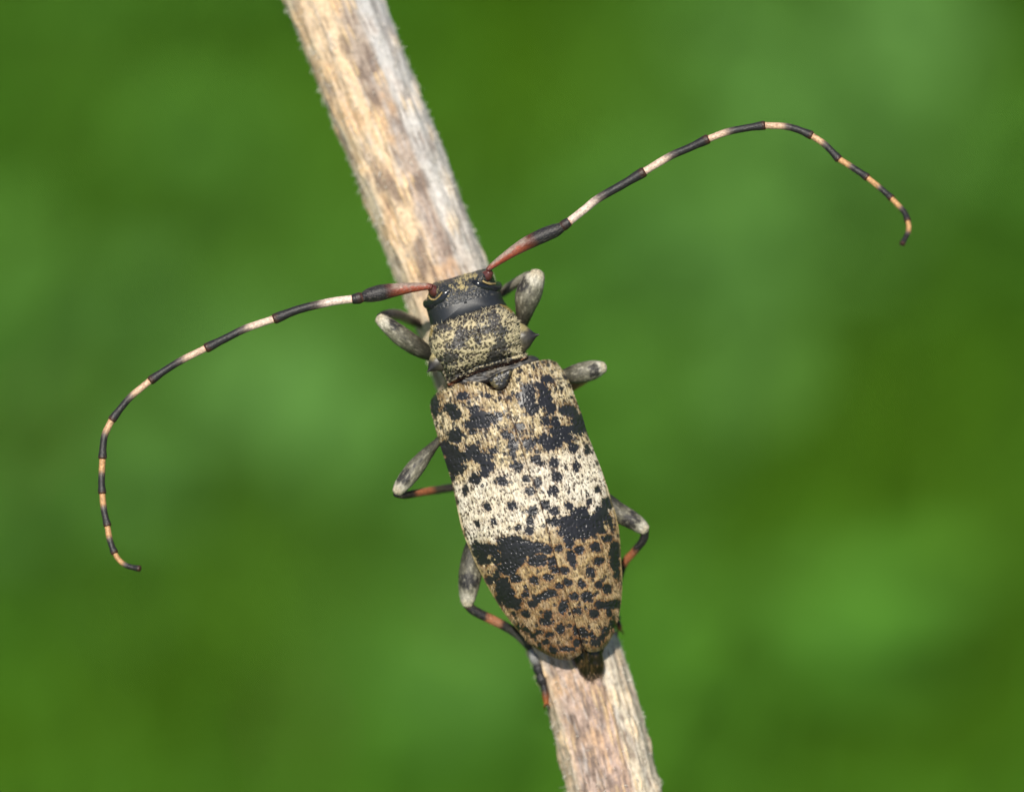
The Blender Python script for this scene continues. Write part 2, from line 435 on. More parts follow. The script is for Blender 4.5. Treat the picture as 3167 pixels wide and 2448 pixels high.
DARK_L = zoomA([(490, 390, 50, 32), (255, 470, 40, 75), (390, 490, 50, 45), (430, 550, 60, 45), (700, 395, 38, 22), (590, 510, 48, 40), (640, 565, 80, 48),
    (720, 575, 60, 38), (630, 625, 105, 42), (560, 635, 50, 36), (800, 550, 45, 28), (570, 690, 36, 24), (432, 730, 62, 55), (350, 840, 50, 60), (400, 860, 70, 55),
    (480, 900, 80, 50), (400, 965, 68, 66), (580, 860, 64, 50), (640, 915, 70, 52), (700, 985, 60, 52), (450, 1010, 60, 48), (400, 1085, 24, 40), (600, 1090, 46, 40),
    (670, 1040, 50, 34), (750, 850, 30, 30), (870, 720, 54, 28), (920, 800, 40, 52), (915, 865, 28, 34), (950, 980, 60, 34), (825, 1100, 45, 42), (1040, 1085, 35, 26),
    (1060, 1195, 45, 38), (510, 1195, 24, 34), (440, 1285, 18, 28), (700, 1320, 32, 35), (910, 1315, 42, 38), (1080, 1360, 48, 38), (1060, 1440, 34, 48), (760, 1450, 30, 20),
    (620, 1465, 24, 24), (510, 1500, 15, 20), (950, 1500, 30, 28), (1055, 1525, 35, 38)]) + zoomB([
    (340, 400, 40, 60), (420, 410, 80, 56), (470, 470, 80, 66), (570, 335, 56, 34), (640, 380, 115, 80), (640, 480, 105, 76), (760, 400, 95, 62), (600, 560, 76, 56),
    (400, 490, 50, 56), (850, 390, 60, 46), (930, 400, 48, 36), (850, 510, 78, 36), (980, 500, 44, 38), (1050, 495, 30, 28), (870, 470, 40, 28), (1000, 575, 38, 28),
    (500, 620, 38, 38), (450, 660, 48, 32), (560, 700, 58, 56), (580, 770, 74, 62), (530, 820, 36, 54), (630, 850, 84, 42), (690, 890, 38, 22), (665, 650, 42, 30),
    (825, 660, 40, 30), (935, 640, 38, 26), (750, 785, 30, 28), (960, 770, 60, 34), (1030, 712, 36, 24), (850, 820, 40, 30), (810, 860, 38, 30), (900, 800, 38, 30),
    (750, 945, 34, 28), (650, 945, 22, 16), (1065, 890, 36, 54), (940, 960, 38, 42), (925, 1010, 54, 32), (1045, 1070, 32, 40), (700, 1050, 24, 28), (750, 1075, 24, 18),
    (820, 1125, 30, 24), (880, 1100, 38, 20), (950, 1120, 34, 20), (920, 1185, 30, 24), (870, 1215, 22, 24), (985, 1250, 40, 32), (1100, 1240, 64, 20), (1180, 1190, 32, 36), (1170, 1080, 22, 44)])
LIGHT_L = zoomA([(560, 965, 46, 32), (485, 835, 30, 24), (700, 500, 26, 26)]) + zoomB([(448, 480, 11, 40), (480, 560, 14, 44), (385, 560, 20, 22)])
DARK_R = zoomA([(1150, 310, 45, 34), (1210, 250, 48, 32), (1180, 355, 40, 38), (1040, 350, 58, 56), (1050, 420, 60, 48), (1070, 500, 52, 58), (960, 390, 38, 22), (1000, 465, 36, 22),
    (1190, 430, 58, 52), (1235, 495, 46, 46), (1340, 510, 38, 32), (1400, 520, 66, 46), (1470, 600, 58, 50), (1390, 670, 105, 42), (1480, 680, 58, 45), (1300, 690, 76, 54),
    (1280, 615, 52, 46), (1190, 600, 38, 36), (1350, 740, 76, 34), (1180, 765, 58, 44), (1270, 780, 66, 52), (1220, 820, 56, 34), (990, 655, 35, 35), (1050, 800, 54, 46),
    (1420, 830, 40, 42), (1540, 850, 24, 34), (1110, 930, 44, 34), (1260, 955, 42, 40), (1155, 958, 30, 18), (1450, 990, 34, 40), (1290, 1070, 40, 40), (1120, 1125, 35, 38),
    (1255, 1185, 45, 38), (1625, 1180, 20, 24), (1190, 1310, 38, 38), (1265, 1355, 42, 38), (1390, 1320, 35, 34), (1550, 1290, 22, 30), (1720, 1290, 56, 46), (1645, 1375, 74, 52),
    (1500, 1380, 100, 50), (1560, 1450, 140, 70), (1400, 1450, 95, 52), (1270, 1450, 70, 36), (1680, 1450, 85, 62), (1380, 1530, 85, 54), (1500, 1540, 110, 52), (1160, 1525, 45, 36)]) + zoomB([
    (1120, 285, 56, 54), (1380, 235, 54, 36), (1480, 215, 20, 42), (900, 245, 38, 38), (1120, 350, 38, 46), (1200, 410, 42, 34), (1340, 380, 44, 36), (1440, 310, 48, 30),
    (1030, 395, 34, 28), (1130, 460, 42, 44), (1150, 520, 28, 28), (1075, 580, 38, 28), (1365, 500, 38, 30), (1300, 600, 38, 42), (1500, 420, 46, 84), (1500, 520, 46, 56), (1520, 600, 24, 54),
    (1110, 680, 35, 28), (1225, 700, 38, 30), (1370, 700, 32, 30), (1430, 740, 38, 38), (1160, 800, 38, 34), (1265, 800, 42, 38), (1330, 785, 15, 15), (1375, 870, 40, 36),
    (1460, 870, 66, 36), (1520, 850, 32, 24), (1190, 920, 38, 28), (1320, 945, 42, 36), (1455, 940, 24, 32), (1235, 1105, 38, 46), (1300, 1120, 28, 22), (1480, 1030, 26, 46),
    (1430, 1080, 38, 26), (1400, 1140, 22, 36), (1340, 1190, 48, 32), (1555, 700, 14, 28)])
LIGHT_R = zoomA([(1360, 600, 42, 46), (1580, 1345, 36, 42), (1310, 400, 40, 60)]) + zoomB([(1430, 200, 26, 40), (1500, 160, 16, 40)])

def blobmask(px, py, lst, soft=7.0, namp=9.0, seed=5, ns=11.0, grow=1.0):
    n = (fbm(px / ns, py / ns, seed, 2) - 0.5) * 2 * namp
    best = np.full(px.shape, -99.0)
    for (cx, cy, rx, ry) in lst:
        dx = px - cx; dy = py - cy
        near = (np.abs(dx) < rx + 40) & (np.abs(dy) < ry + 40)
        if not near.any(): continue
        d = np.sqrt((dx[near] / (rx * grow)) ** 2 + (dy[near] / (ry * grow)) ** 2)
        val = (1 - d) * min(rx, ry)
        best[near] = np.maximum(best[near], val)
    return sstep(-soft, soft, best + n), best

SETA = {'v': [], 'c': []}
def build_elytron(side):
    ns, nt = 150, 500
    suture = [(1553, 1207), (1580, 1286), (1606, 1359), (1632, 1443), (1654, 1506), (1687, 1609), (1712, 1704), (1736, 1785), (1750, 1829), (1772, 1902)]
    if side < 0:
        inner = [(1553, 1208)] + suture[1:] + [(1784, 1940), (1791, 1966), (1800, 2002)]
        outer = [(1345, 1220), (1333, 1236), (1331, 1264), (1340, 1300), (1356, 1359), (1375, 1421), (1397, 1491), (1411, 1557), (1429, 1638), (1449, 1690), (1471, 1741), (1497, 1792), (1526, 1844), (1559, 1895), (1600, 1947), (1636, 1987)]
        front = [(1553, 1208), (1530, 1206), (1514, 1197), (1500, 1187), (1456, 1179), (1397, 1190), (1360, 1207), (1345, 1220)]
        rear = [(1800, 2002), (1799, 2018), (1783, 2031), (1761, 2040), (1728, 2037), (1699, 2027), (1662, 2008), (1636, 1987)]
        dk, lt = DARK_L, LIGHT_L; sd_ = 3
    else:
        inner = [(1553, 1208)] + suture[1:] + [(1784, 1940), (1792, 1964), (1803, 1996)]
        outer = [(1720, 1118), (1742, 1146), (1764, 1186), (1779, 1227), (1801, 1286), (1816, 1337), (1834, 1385), (1856, 1440), (1874, 1491), (1891, 1545), (1908, 1600), (1917, 1660), (1921, 1726), (1925, 1800), (1921, 1866), (1911, 1915), (1894, 1965)]
        front = [(1553, 1208), (1570, 1190), (1579, 1168), (1587, 1145), (1605, 1133), (1647, 1119), (1691, 1111), (1720, 1118)]
        rear = [(1803, 1996), (1813, 2010), (1830, 2016), (1857, 2010), (1877, 1994), (1894, 1965)]
        dk, lt = DARK_R, LIGHT_R; sd_ = 4
    inn = spline(inner, nt); out = spline(outer, nt); fr = spline(front, ns); re = spline(rear, ns)
    s = np.linspace(0, 1, ns)[None, :, None]; t = np.linspace(0, 1, nt)[:, None, None]
    P = (1 - s) * inn[:, None] + s * out[:, None] + (1 - t) * fr[None] + t * re[None] \
        - ((1 - s) * (1 - t) * inn[0] + s * (1 - t) * out[0] + (1 - s) * t * inn[-1] + s * t * out[-1])
    px, py = P[..., 0], P[..., 1]
    s2 = np.broadcast_to(s[..., 0], px.shape); t2 = np.broadcast_to(t[..., 0], px.shape)
    ztop = -0.022 - 0.045 * np.exp(-t2 / 0.03) - 0.03 * np.exp(-t2 / 0.12) - 0.15 * np.clip((t2 - 0.45) / 0.55, 0, 1) ** 1.9
    H = 0.155 - 0.075 * np.clip((t2 - 0.6) / 0.4, 0, 1) ** 1.5
    z = ztop - H * s2 ** 2.7 - 0.003 * np.exp(-s2 / 0.012) - 0.03 * np.clip((t2 - 0.97) / 0.03, 0, 1) ** 2 * (0.4 + s2)
    z = z + 0.012 * np.exp(-((s2 - 0.62) / 0.22) ** 2) * np.exp(-((t2 - 0.05) / 0.07) ** 2)      # humeral bulge
    z = z - 0.008 * np.exp(-((s2 - 0.5) / 0.25) ** 2) * np.exp(-((t2 - 0.26) / 0.07) ** 2)
    z = z + (fbm(px / 60, py / 60, 9, 2) - 0.5) * 0.008
    # pigment and pubescence, with shade painted into the tail
    u, v = axis_uv(px, py)
    m, best = blobmask(px, py, dk, 6.5, 4.2, 5 + sd_, 8.0, 1.13)
    ml, _ = blobmask(px, py, lt, 4.0, 6.0, 15 + sd_, 9.0)
    streak = fbm(v / 3.2 + 50, u / 15, 23 + sd_, 2)
    edge_n = (fbm(v / 3.5 + 3, u / 12, 33 + sd_, 2) - 0.5) * 1.9 * (1 - 0.5 * sstep(440, 540, u))
    dark = np.clip(m * (1 - ml), 0, 1); dark = sstep(0.3, 0.75, dark + edge_n * np.clip(4 * dark * (1 - dark), 0, 1))
    mot = sstep(0.57, 0.68, fbm(px / 10 + 5, py / 10, 77 + sd_, 3) + edge_n * 0.06) * sstep(300, 200, u)
    dark = np.clip(dark + mot * 0.75 * (1 - ml), 0, 1)
    dd, did = worley(v / 40.0 + 7, u / 40.0, 131 + sd_, 0.9)
    small = sstep(0.2, 0.12, dd + edge_n * 0.03) * (did > np.where(u > 440, 0.45, np.where(u > 230, 0.74, 0.6)))
    dark = np.clip(dark + small * 0.9, 0, 1)
    cream = S(206, 188, 146); white = S(230, 222, 204); tan = S(186, 157, 104); brown = S(120, 94, 58); rust = S(112, 68, 34); black = S(34, 34, 38)
    f = fbm(px / 34, py / 34, 61 + sd_, 3)
    wz = sstep(215, 262, u + (f - 0.5) * 60) * sstep(470, 430, u + (f - 0.5) * 50)
    tail = sstep(440, 540, u)
    base = np.broadcast_to(cream, px.shape + (3,))
    base = mixc(base, np.broadcast_to(brown, base.shape), sstep(0.42, 0.66, f) * 0.8 * (1 - wz))
    base = mixc(base, np.broadcast_to(white, base.shape), wz * (0.55 + 0.45 * sstep(0.55, 0.35, f)))
    base = mixc(base, np.broadcast_to(tan, base.shape), tail * 0.8)
    base = mixc(base, np.broadcast_to(rust, base.shape), sstep(600, 800, u + (f - .5) * 160) * (0.7 if side < 0 else 0.32))  # left tail browner: shade of the slope facing away from the sun painted in
    base = mixc(base, np.broadcast_to(brown * 0.75, base.shape), sstep(0.46, 0.74, streak) * 0.7)
    base = mixc(base, np.broadcast_to(S(250, 240, 220), base.shape), sstep(0.52, 0.25, streak) * 0.4 * (1 - tail * 0.6))
    base = base * (0.8 + 0.25 * fbm(v / 2.2 + 9, u / 9, 47 + sd_, 2))[..., None]
    halo = np.exp(-np.clip(-best, 0, 40) / 5.0) * (best < 3)
    base = mixc(base, np.broadcast_to(rust * 1.1, base.shape), halo * 0.75 * (0.45 + 0.55 * tail))
    pd, pid = worley(v / 12.5 + 20 + 0.8 * fbm(px / 20, py / 20, 2, 2), u / 16.0 + 0.8 * fbm(px / 20, py / 20, 7, 2), 88 + sd_, 1.15)
    prad = 0.12 + 0.15 * pid
    pore = sstep(prad + 0.12, prad - 0.06, pd) * (pid > 0.3)
    base = mixc(base, np.broadcast_to(S(50, 36, 30), base.shape), pore * (0.92 - 0.2 * tail))
    col = mixc(base, np.broadcast_to(black, base.shape) * (0.8 + 0.7 * fbm(px / 8, py / 8, 3, 2))[..., None], dark)
    col = mixc(col, np.broadcast_to(S(64, 44, 34), col.shape), np.exp(-s2 / 0.010) * 0.75)
    lat = sstep(0.965, 0.99, s2) * sstep(0.3, 0.5, t2)
    col = mixc(col, np.broadcast_to(S(214, 186, 130), col.shape), lat * 0.5 * (1 - dark * 0.7))
    rough = 0.62 - 0.24 * dark + 0.0 * pore
    z = z - pore * (0.0012 + 0.002 * dark * (pid > 0.6)) + (streak - 0.5) * 0.0018 * (1 - dark) + (1 - dark) * 0.001
    # skirt (thickness) round base, side and apex
    e = 4
    si = np.clip(np.arange(0, ns + e), 0, ns - 1); ti = np.clip(np.arange(-e, nt + e), 0, nt - 1)
    es = np.maximum(0, np.arange(0, ns + e) - (ns - 1)); et = np.maximum(np.maximum(0, -np.arange(-e, nt + e)), np.arange(-e, nt + e) - (nt - 1))
    E = np.maximum(es[None, :], et[:, None])
    PX = px[np.ix_(ti, si)]; PY = py[np.ix_(ti, si)]; Z = z[np.ix_(ti, si)]; C = col[np.ix_(ti, si)]; RO = rough[np.ix_(ti, si)]
    ctr = 0.5 * (inn[ti][:, None] * 0.6 + out[ti][:, None] * 0.4) + 0.5 * np.array([P[nt // 2, ns // 2]])[None]
    ddx = ctr[..., 0] - PX; ddy = ctr[..., 1] - PY; dl = np.hypot(ddx, ddy) + 1e-6
    inw = np.array([0, 0.0, 2.5, 8, 26])[E]; dn = np.array([0, 0.006, 0.014, 0.022, 0.035])[E]
    PX = PX + ddx / dl * inw; PY = PY + ddy / dl * inw; Z = Z - dn
    V = L(PX, PY, Z).reshape(-1, 3) - ROOTL
    nr, nc = PX.shape
    F = grid_faces(nr, nc)
    if side > 0: F = F[:, ::-1]
    F = F[:, ::-1]
    me = make_mesh('elytron', V, F, C.reshape(-1, 3), RO.ravel())
    o = obj('elytron', me, M_CUT, beetle)
    # recumbent setae
    nh = 15000
    ii = rng.integers(3, nt - 12, nh); jj = rng.integers(4, ns - 7, nh)
    ok = (dark[ii, jj] < 0.4) | (rng.random(nh) < 0.03)
    ok &= (pore[ii, jj] < 0.6) & (dark[np.minimum(ii + 7, nt - 1), jj] < 0.6)
    ii, jj = ii[ok], jj[ok]; nh = len(ii)
    ln = rng.uniform(7, 15, nh); an = rng.normal(0, 0.28, nh) + math.atan2(AX[0], AX[1])
    bx, by, bz = px[ii, jj], py[ii, jj], z[ii, jj]
    i2 = np.minimum(ii + 6, nt - 1); slope = (z[i2, jj] - bz) / (np.hypot(px[i2, jj] - bx, py[i2, jj] - by) + 1e-6)
    tx = bx + np.sin(an) * ln; ty = by + np.cos(an) * ln; tz = bz + slope * ln + rng.uniform(0.0015, 0.005, nh)
    w = rng.uniform(0.6, 1.15, nh); ox, oy = np.cos(an) * w, -np.sin(an) * w
    b0 = L(bx - ox, by - oy, bz + 0.0004); b1 = L(bx + ox, by + oy, bz + 0.0004); tp = L(tx, ty, tz)
    HV = np.stack([b0, b1, tp], 1).reshape(-1, 3) - ROOTL
    hcol = mixc(base[ii, jj] * 0.4 + 0.6 * mixc(np.broadcast_to(cream, (nh, 3)), np.broadcast_to(white, (nh, 3)), wz[ii, jj]), base[ii, jj], tail[ii, jj] * 0.75)
    hcol = np.repeat(hcol * rng.uniform(0.5, 1.15, (nh, 1)), 3, axis=0)
    me = make_mesh('pubescence', HV, np.arange(nh * 3).reshape(-1, 3), hcol, smooth=False)
    obj('pubescence', me, M_SETA, o, kind='stuff')
    return o
for sd_i in (-1, 1): build_elytron(sd_i)

# -------- domed body pieces from their plan outline
def dome(name, outline, ctr, zmid, top, bot, colfn, tilt=(0, 0), p=2.6, q=2.0, na=260, nr=90, parent=None, dispfn=None, mat=None):
    ol = spline(list(outline) + [outline[0]], na + 1)[:-1]
    r = np.concatenate([np.sin(np.linspace(0.02, 1, nr) * np.pi / 2), np.sin(np.linspace(0.97, 0.05, 24) * np.pi / 2)])
    up = np.concatenate([np.ones(nr), -np.ones(24)])
    R = r[:, None]; Uu = up[:, None]
    px = ctr[0] + R * (ol[None, :, 0] - ctr[0]); py = ctr[1] + R * (ol[None, :, 1] - ctr[1])
    hgt = np.clip(1 - R ** p, 0, 1) ** (1 / q)
    z = zmid + np.where(Uu > 0, top, -bot) * hgt + tilt[0] * (px - ctr[0]) / 1000 + tilt[1] * (py - ctr[1]) / 1000
    col, rough, dz = colfn(px, py, R * np.ones_like(px))
    z = z + dz * (Uu > 0)
    V = L(px, py, z)
    n, m = px.shape
    capt = V[0].mean(0); capb = V[-1].mean(0)
    VV = np.vstack([V.reshape(-1, 3), capt, capb]) - ROOTL
    k = np.arange(m); k2 = (k + 1) % m
    tri = np.concatenate([np.stack([np.full(m, n * m), k, k2], 1), np.stack([np.full(m, n * m + 1), (n - 1) * m + k2, (n - 1) * m + k], 1)])
    C = np.vstack([col.reshape(-1, 3), col[0].mean(0), col[-1].mean(0)])
    RO = np.concatenate([np.broadcast_to(rough, px.shape).ravel(), [0.5, 0.5]])
    me = make_mesh(name, VV, [grid_faces(n, m, True), tri], C, RO)
    return obj(name, me, mat or M_CUT, parent), (px, py, z, ol)

def recumbent(parent, px, py, z, prob, colr, nh, ang0, lnr=(6, 13), zl=0.004, spread=0.6, rows=None):
    n, m = px.shape
    top = rows or 88
    ii = (np.sqrt(rng.random(nh)) * (top - 3)).astype(int) + 1; jj = rng.integers(0, m, nh)
    ok = rng.random(nh) < prob[ii, jj]; ii, jj = ii[ok], jj[ok]; nh = len(ii)
    an = rng.normal(ang0, spread, nh); ln = rng.uniform(*lnr, nh); w = rng.uniform(0.4, 0.85, nh)
    bx, by, bz = px[ii, jj], py[ii, jj], z[ii, jj]
    ox, oy = np.cos(an) * w, -np.sin(an) * w
    V = np.stack([L(bx - ox, by - oy, bz), L(bx + ox, by + oy, bz), L(bx + np.sin(an) * ln, by + np.cos(an) * ln, bz + rng.uniform(0.001, zl, nh))], 1).reshape(-1, 3) - ROOTL
    c = np.repeat(colr[None] * rng.uniform(0.7, 1.15, (nh, 1)), 3, axis=0)
    me = make_mesh('pubescence', V, np.arange(nh * 3).reshape(-1, 3), c, smooth=False)
    obj('pubescence', me, M_SETA, parent, kind='stuff')

# abdomen under the wing cases, its dark tip showing behind
def abd_col(px, py, R):
    n = fbm(px / 9, py / 9, 12, 3)
    c = mixc(np.broadcast_to(S(36, 28, 20), px.shape + (3,)), np.broadcast_to(S(104, 78, 46), px.shape + (3,)), sstep(0.45, 0.8, n))
    c = mixc(c, np.broadcast_to(S(132, 98, 58), c.shape), sstep(2075, 2100, py) * 0.7)
    return c, 0.45, (n - 0.5) * 0.006
abd_out = [(1400, 1235), (1400, 1330), (1425, 1440), (1455, 1560), (1490, 1690), (1545, 1810), (1640, 1930), (1740, 2015), (1772, 2040), (1786, 2066), (1806, 2080), (1836, 2080),
           (1856, 2064), (1862, 2030), (1880, 1960), (1900, 1860), (1898, 1740), (1880, 1620), (1850, 1500), (1810, 1380), (1765, 1240), (1720, 1160), (1620, 1160), (1500, 1200)]
abdomen, ad = dome('abdomen', abd_out, (1650, 1560), -0.235, 0.06, 0.11, abd_col, tilt=(0, -0.06), p=5, parent=beetle, nr=60)

# pygidium: keeled dark plate at the tip
def pyg_col(px, py, R):
    n = fbm(px / 6, py / 14, 19, 3)
    c = mixc(np.broadcast_to(S(30, 24, 18), px.shape + (3,)), np.broadcast_to(S(78, 60, 38), px.shape + (3,)), sstep(0.5, 0.85, n))
    return c, 0.3, (n - 0.5) * 0.004 + 0.012 * np.exp(-((px - 1822 - (py - 2045) * 0.1) / 9) ** 2)
pyg, pg = dome('pygidium', [(1770, 2010), (1780, 2048), (1793, 2086), (1812, 2105), (1832, 2107), (1850, 2100), (1868, 2080), (1866, 2034), (1850, 2000), (1800, 1990)], (1822, 2045), -0.262, 0.035, 0.03, pyg_col, tilt=(0, -0.45), parent=beetle, na=120, nr=40)
recumbent(pyg, pg[0], pg[1], pg[2], sstep(2060, 2100, pg[1]) * 0.9, S(110, 84, 52), 220, 0.3, (10, 22), 0.004, 0.5, 38)

# scutellum
def scu_col(px, py, R):
    n = fbm(px / 8, py / 8, 29, 3)
    c = mixc(np.broadcast_to(S(32, 32, 34), px.shape + (3,)), np.broadcast_to(S(104, 94, 62), px.shape + (3,)), sstep(0.5, 0.75, n) * 0.7)
    return c, 0.4, (n - 0.5) * 0.003
dome('scutellum', [(1508, 1172), (1530, 1158), (1560, 1146), (1584, 1140), (1578, 1166), (1570, 1188), (1556, 1203), (1540, 1204), (1524, 1196)], (1548, 1174), -0.092, 0.014, 0.05, scu_col, p=4, parent=beetle, na=100, nr=30)

# mesothorax collar (smooth dark ring between pronotum and wing cases)
def col_col(px, py, R):
    n = fbm(px / 14, py / 5, 39, 2)
    return mixc(np.broadcast_to(S(44, 44, 46), px.shape + (3,)), np.broadcast_to(S(96, 88, 72), px.shape + (3,)), sstep(0.4, 0.8, n) * 0.6), 0.5, (n - 0.5) * 0.006
dome('mesothorax', [(1378, 1200), (1392, 1178), (1450, 1152), (1520, 1128), (1590, 1108), (1640, 1098), (1668, 1112), (1650, 1136), (1560, 1170), (1480, 1196), (1410, 1216)], (1520, 1158), -0.212, 0.055, 0.05, col_col, tilt=(0, 0.0), p=4, parent=beetle, na=140, nr=40)

# pronotum
PRO_Y = zoomC([(760, 770, 62, 62), (640, 900, 75, 60), (585, 1010, 30, 70), (1250, 610, 66, 58), (1330, 690, 70, 56), (1120, 860, 64, 70), (1060, 960, 100, 60), (950, 880, 40, 50),
               (890, 960, 80, 42), (1350, 830, 60, 56), (1400, 930, 66, 50), (880, 1085, 110, 26), (700, 830, 60, 60), (960, 690, 46, 30), (1400, 760, 46, 50), (1080, 690, 30, 24),
               (640, 960, 60, 60), (1000, 1020, 90, 40), (1380, 1000, 70, 26), (820, 680, 40, 24)])
PRO_D = zoomC([(870, 790, 56, 50), (1185, 640, 62, 60), (1120, 740, 40, 40), (700, 720, 60, 36), (1190, 1000, 60, 40), (820, 890, 46, 40), (1260, 760, 36, 40), (1220, 900, 50, 40), (760, 1020, 50, 40)])
def pro_col(px, py, R):
    u, v = axis_uv(px, py)
    my, _ = blobmask(px, py, PRO_Y, 6, 9, 71, 9); md, _ = blobmask(px, py, PRO_D, 6, 8, 72, 9)
    fine = fbm(px / 3.6, py / 6, 73, 2)
    y = np.clip(my * 0.6 + 0.26 - md * 0.7, 0, 1)
    y = sstep(0.2, 0.85, y + (fine - 0.5) * 1.5)
    blk = S(68, 66, 64); yel = S(194, 180, 142)
    c = mixc(np.broadcast_to(blk, px.shape + (3,)), np.broadcast_to(yel, px.shape + (3,)), y * 0.85)
    pd, pid = worley(v / 14.0 + 9, u / 14.0, 91, 0.8)
    pore = sstep(0.36, 0.2, pd) * (pid > 0.2) * (1 - md * 0.5)
    c = mixc(c, np.broadcast_to(S(26, 18, 16), c.shape), pore * 0.85)
    # base collar: groove, ridge and reddish hind rim; fringe of the front rim
    dz = -0.004 * pore + (fine - 0.5) * 0.003
    ub = np.interp(v, [-160, -60, 110], [-51, -65, -62]); g = np.exp(-((u - ub + 24) / 6.0) ** 2); dz = dz - 0.014 * g + 0.006 * np.exp(-((u - ub + 10) / 6.0) ** 2)
    dz = dz - 0.04 * sstep(-160, -75, u) * sstep(1.0, 0.92, R)
    rim = sstep(-11, -7, u - ub)
    c = mixc(c, np.broadcast_to(S(118, 66, 36), c.shape), rim * 0.75)
    fr = sstep(0.93, 0.955, R) * (u < -215)
    c = mixc(c, np.broadcast_to(S(168, 140, 84), c.shape), fr * 0.8)
    dz = dz + 0.012 * np.exp(-((px - 1460) ** 2 + (py - 1035) ** 2) / 26 ** 2) + 0.012 * np.exp(-((px - 1545) ** 2 + (py - 1010) ** 2) / 26 ** 2) + 0.007 * np.exp(-((px - 1505) ** 2 + (py - 1080) ** 2) / 30 ** 2)
    dz = dz - 0.006 * np.exp(-((px - 1500) ** 2 + (py - 1020) ** 2) / 18 ** 2)
    return c, 0.42 + 0.2 * y, dz
pro_out = [(1333, 1008), (1358, 993), (1406, 971), (1454, 953), (1503, 940), (1541, 934), (1563, 943), (1583, 959), (1602, 985), (1614, 1010), (1622, 1040), (1628, 1070), (1628, 1092), (1633, 1106),
           (1601, 1123), (1569, 1131), (1505, 1147), (1441, 1168), (1390, 1195), (1374, 1171), (1362, 1148), (1346, 1118), (1333, 1088), (1326, 1059), (1328, 1032)]
pron, pr = dome('pronotum', pro_out, (1475, 1055), -0.205, 0.155, 0.13, pro_col, tilt=(0.0, 0.03), p=4.0, q=2.3, parent=beetle, na=420, nr=130)
myl, _ = blobmask(pr[0], pr[1], PRO_Y, 6, 9, 71, 9); mdl, _ = blobmask(pr[0], pr[1], PRO_D, 6, 8, 72, 9)
recumbent(pron, pr[0], pr[1], pr[2], np.clip(myl * 0.5 + 0.16 - mdl * 0.8, 0, 1) * (np.hypot((pr[0] - 1475) / 175, (pr[1] - 1055) / 125) < 0.95), S(212, 200, 166), 5500, 2.6, (6, 13), 0.005, 0.7, 124)

# head
HEAD_Y = zoomC([(560, 620, 26, 50), (870, 335, 46, 28), (900, 245, 56, 34), (850, 280, 30, 30), (560, 600, 34, 60), (1240, 385, 40, 18), (1190, 355, 40, 14), (780, 340, 30, 14), (985, 225, 50, 20), (1150, 290, 36, 14), (730, 440, 16, 12), (555, 660, 20, 40)])
def head_col(px, py, R):
    my, _ = blobmask(px, py, HEAD_Y, 5, 8, 81, 8)
    fine = fbm(px / 4, py / 5, 83, 2)
    u, v = axis_uv(px, py)
    y = sstep(0.3, 0.85, my * 0.55 + 0.16 * (u < -318) + (fine - 0.5) * 1.5) * np.clip(sstep(-300, -312, u) + (v < -190), 0, 1)
    c = mixc(np.broadcast_to(S(36, 39, 44), px.shape + (3,)), np.broadcast_to(S(178, 162, 116), px.shape + (3,)), y * 0.75)
    f2 = fbm(px / 7, py / 7, 84, 3)
    c = mixc(c, np.broadcast_to(S(96, 92, 84), c.shape), sstep(0.5, 0.75, f2) * 0.5 * (u < -285))
    dz = (fine - 0.5) * 0.004 * (u < -290)
    dz = dz + 0.03 * np.exp(-((px - 1360) ** 2 + (py - 888) ** 2) / 24 ** 2) + 0.03 * np.exp(-((px - 1492) ** 2 + (py - 850) ** 2) / 24 ** 2)
    dz = dz - 0.012 * np.exp(-((px - 1432) ** 2 / 30 ** 2 + (py - 868) ** 2 / 24 ** 2))
    return c, 0.47 + 0.2 * y + 0.05 * (u < -300), dz
head_out = [(1338, 1022), (1328, 990), (1320, 960), (1316, 940), (1322, 916), (1332, 886), (1346, 872), (1387, 862), (1422, 851), (1454, 843), (1483, 834), (1508, 832), (1522, 848), (1532, 872), (1545, 896), (1556, 924), (1566, 958), (1500, 990), (1420, 1015)]
head, hd = dome('head', head_out, (1440, 935), -0.215, 0.115, 0.12, head_col, tilt=(0.0, 0.12), p=3.0, q=2.1, parent=beetle, na=300, nr=100)
mh, _ = blobmask(hd[0], hd[1], HEAD_Y, 5, 8, 81, 8)
recumbent(head, hd[0], hd[1], hd[2], np.clip(mh * 0.5 + 0.05, 0, 1) * np.clip((axis_uv(hd[0], hd[1])[0] < -312) + (axis_uv(hd[0], hd[1])[1] < -195), 0, 1), S(204, 186, 132), 1700, 2.8, (5, 11), 0.005, 0.8, 96)

